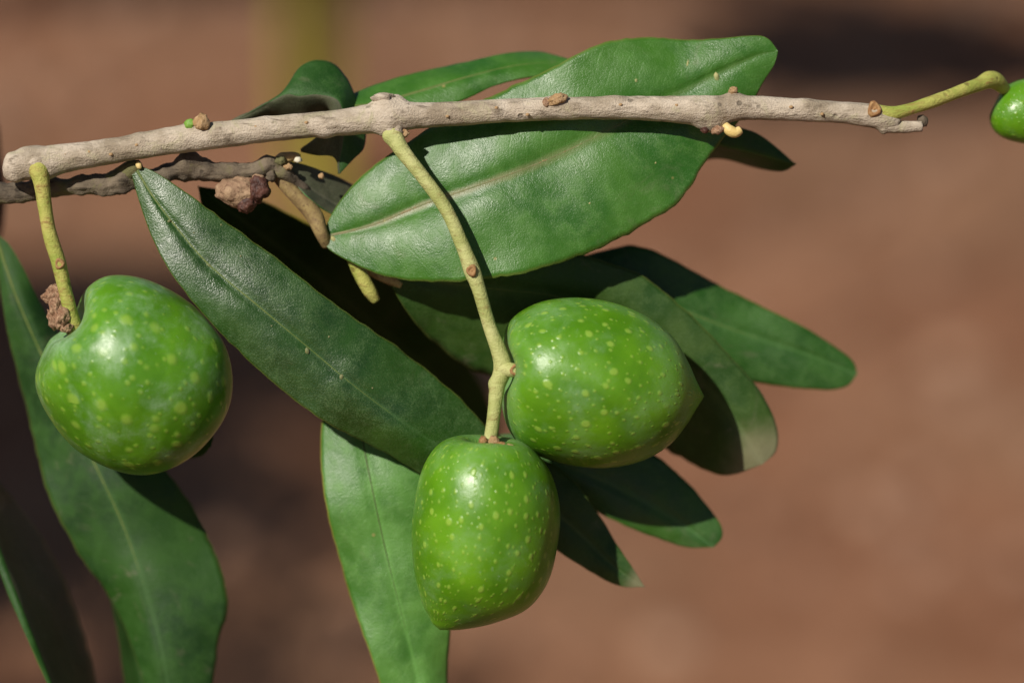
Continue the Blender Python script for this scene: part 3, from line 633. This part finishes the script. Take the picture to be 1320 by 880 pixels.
# ------------------------------------------------------------ left limb and shoot
lm = root('tree_limb', P(-60, 230, 420), 'thick dark out of focus limb at the left edge behind the twig ends', 'limb')
tube('stem', [(-130, -150, 420, 44), (-60, 80, 420, 40), (-32, 210, 420, 38), (-40, 320, 430, 40), (-120, 500, 440, 42), (-300, 900, 450, 50)], M_limb, lm, n=60, seg=24, rough=.15, nf=.015)
sh = root('olive_shoot', P(-40, 280, 150), 'drooping leafy shoot entering at the left edge below the twig', 'branch')
tube('stem', [(-60, 250, 300, 12), (-45, 270, 240, 10), (-25, 290, 190, 8), (-5, 305, 150, 6)], M_dark, sh, n=30, seg=14, rough=.15)
tube('stem', [(-45, 270, 240, 9), (-70, 400, 200, 9), (-60, 520, 170, 8), (-38, 590, 150, 6)], M_dark, sh, n=30, seg=14, rough=.15)
leaf(sh, up=[(-6, 300), (12, 315), (30, 345), (55, 395), (90, 450), (150, 520), (210, 600), (240, 640), (268, 690), (288, 740), (293, 785), (282, 825), (275, 880), (262, 940), (230, 990)],
     lo=[(-6, 300), (-2, 350), (8, 420), (25, 490), (42, 560), (62, 635), (98, 708), (140, 768), (163, 815), (182, 870), (205, 940), (230, 990)],
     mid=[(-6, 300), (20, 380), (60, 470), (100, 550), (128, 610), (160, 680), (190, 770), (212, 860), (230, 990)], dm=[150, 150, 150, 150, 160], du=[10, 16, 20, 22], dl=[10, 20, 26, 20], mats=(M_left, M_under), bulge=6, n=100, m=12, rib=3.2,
     label='large dusty leaf hanging behind the left olive', wav=3.5, seed=13)
leaf(sh, up=[(-40, 585), (0, 622), (45, 678), (80, 740), (105, 810), (124, 880), (130, 960), (120, 1020)], lo=[(-40, 585), (-20, 660), (0, 738), (25, 800), (48, 850), (68, 900), (90, 960), (120, 1020)],
     mid=[(-40, 585), (-16, 655), (6, 722), (31, 788), (54, 846), (75, 900), (98, 965), (120, 1020)], dm=[150, 110, 100, 100, 110], du=[60, 150, 170, 150, 20], dl=[0, -4, -4, 0], mats=(M_back, M_under), bulge=2, rib=0, up_under=True, label='folded leaf in the lower left corner with one sunlit edge', seed=14)
leaf(sh, up=[(130, 720), (165, 780), (195, 840), (215, 900), (200, 970)], lo=[(130, 720), (146, 790), (153, 830), (160, 880), (172, 940), (200, 970)], mid=[(130, 720), (155, 785), (176, 850), (200, 970)], dm=[190, 200], du=10, dl=60, mats=(M_shade, M_under), rib=0, label='dark leaf edge behind the large dusty leaf', seed=15)
leaf(sh, up=[(150, 500), (210, 520), (255, 545), (274, 560), (272, 575)], lo=[(150, 500), (190, 560), (230, 588), (258, 588), (272, 575)], mid=[(150, 500), (210, 545), (272, 575)], dm=[100, 90, 80], dl=30, mats=(M_shade, M_under), rib=0, label='small dark leaf tip peeking from under the left olive', seed=16)

# ------------------------------------------------------------ olives
olive(A=[(106, 434), (101, 420), (100, 400), (105, 380), (118, 363), (142, 354), (180, 357), (220, 373), (257, 401), (286, 438), (299, 478), (299, 515), (288, 545), (272, 562)],
      B=[(106, 434), (96, 431), (74, 434), (54, 453), (43, 482), (48, 516), (70, 551), (105, 584), (150, 606), (190, 612), (222, 603), (250, 585), (272, 562)],
      d=20, mat=olive_mat('olive_skin_left', 0.11, 10.0, 1.1, 0.85, 7e-4, .52, .18, .42, (0.048, 0.165, 0.003), (0.102, 0.270, 0.010)), tilt=8, kd=.95, lump=.02, seed=3, dents=((94, 412, 44, 14, .7, .7),),
      label='round plump olive at the left, notched at its stalk, with large pale spots')
olive(A=[(672, 479), (664, 468), (655, 455), (651, 436), (655, 414), (672, 398), (702, 387), (742, 384), (788, 390), (830, 406), (865, 432), (886, 464), (897, 488), (908, 511)],
      B=[(672, 479), (663, 489), (652, 502), (648, 524), (653, 550), (670, 573), (702, 591), (745, 602), (790, 603), (830, 593), (864, 572), (885, 546), (896, 529), (908, 511)],
      d=22, mat=olive_mat('olive_skin_right', 0.37, 14, .85, .42), tilt=8, kd=.98, seed=6, dents=((656, 476, 34, 9, 1, 0),),
      label='olive lying sideways right of the stalk fork with its pointed tip to the right')
olive(A=[(630, 590), (612, 580), (602, 566), (585, 563), (565, 573), (547, 600), (536, 638), (531, 682), (533, 732), (543, 775), (552, 793), (557, 803), (567, 812)],
      B=[(630, 590), (646, 580), (655, 566), (672, 566), (692, 580), (711, 610), (722, 655), (720, 700), (708, 747), (681, 783), (640, 803), (598, 811), (567, 812)],
      d=0, mat=olive_mat('olive_skin_lowest', 0.63, 15, .85, .36), tilt=8, kd=1.0, seed=9,
      label='lowest olive hanging upright in the middle with its tip at the lower left')
olive(A=[(1290, 135), (1288, 122), (1298, 110), (1320, 102), (1350, 104), (1375, 125), (1388, 150)], B=[(1290, 135), (1280, 140), (1275, 152), (1282, 170), (1300, 181), (1330, 186), (1360, 178), (1388, 150)],
      d=95, mat=olive_mat('olive_skin_edge', 0.9, 9.0, .8, .4, lw=.3), tilt=0, n=40, seg=48,
      label='olive cut off by the right edge of the picture')
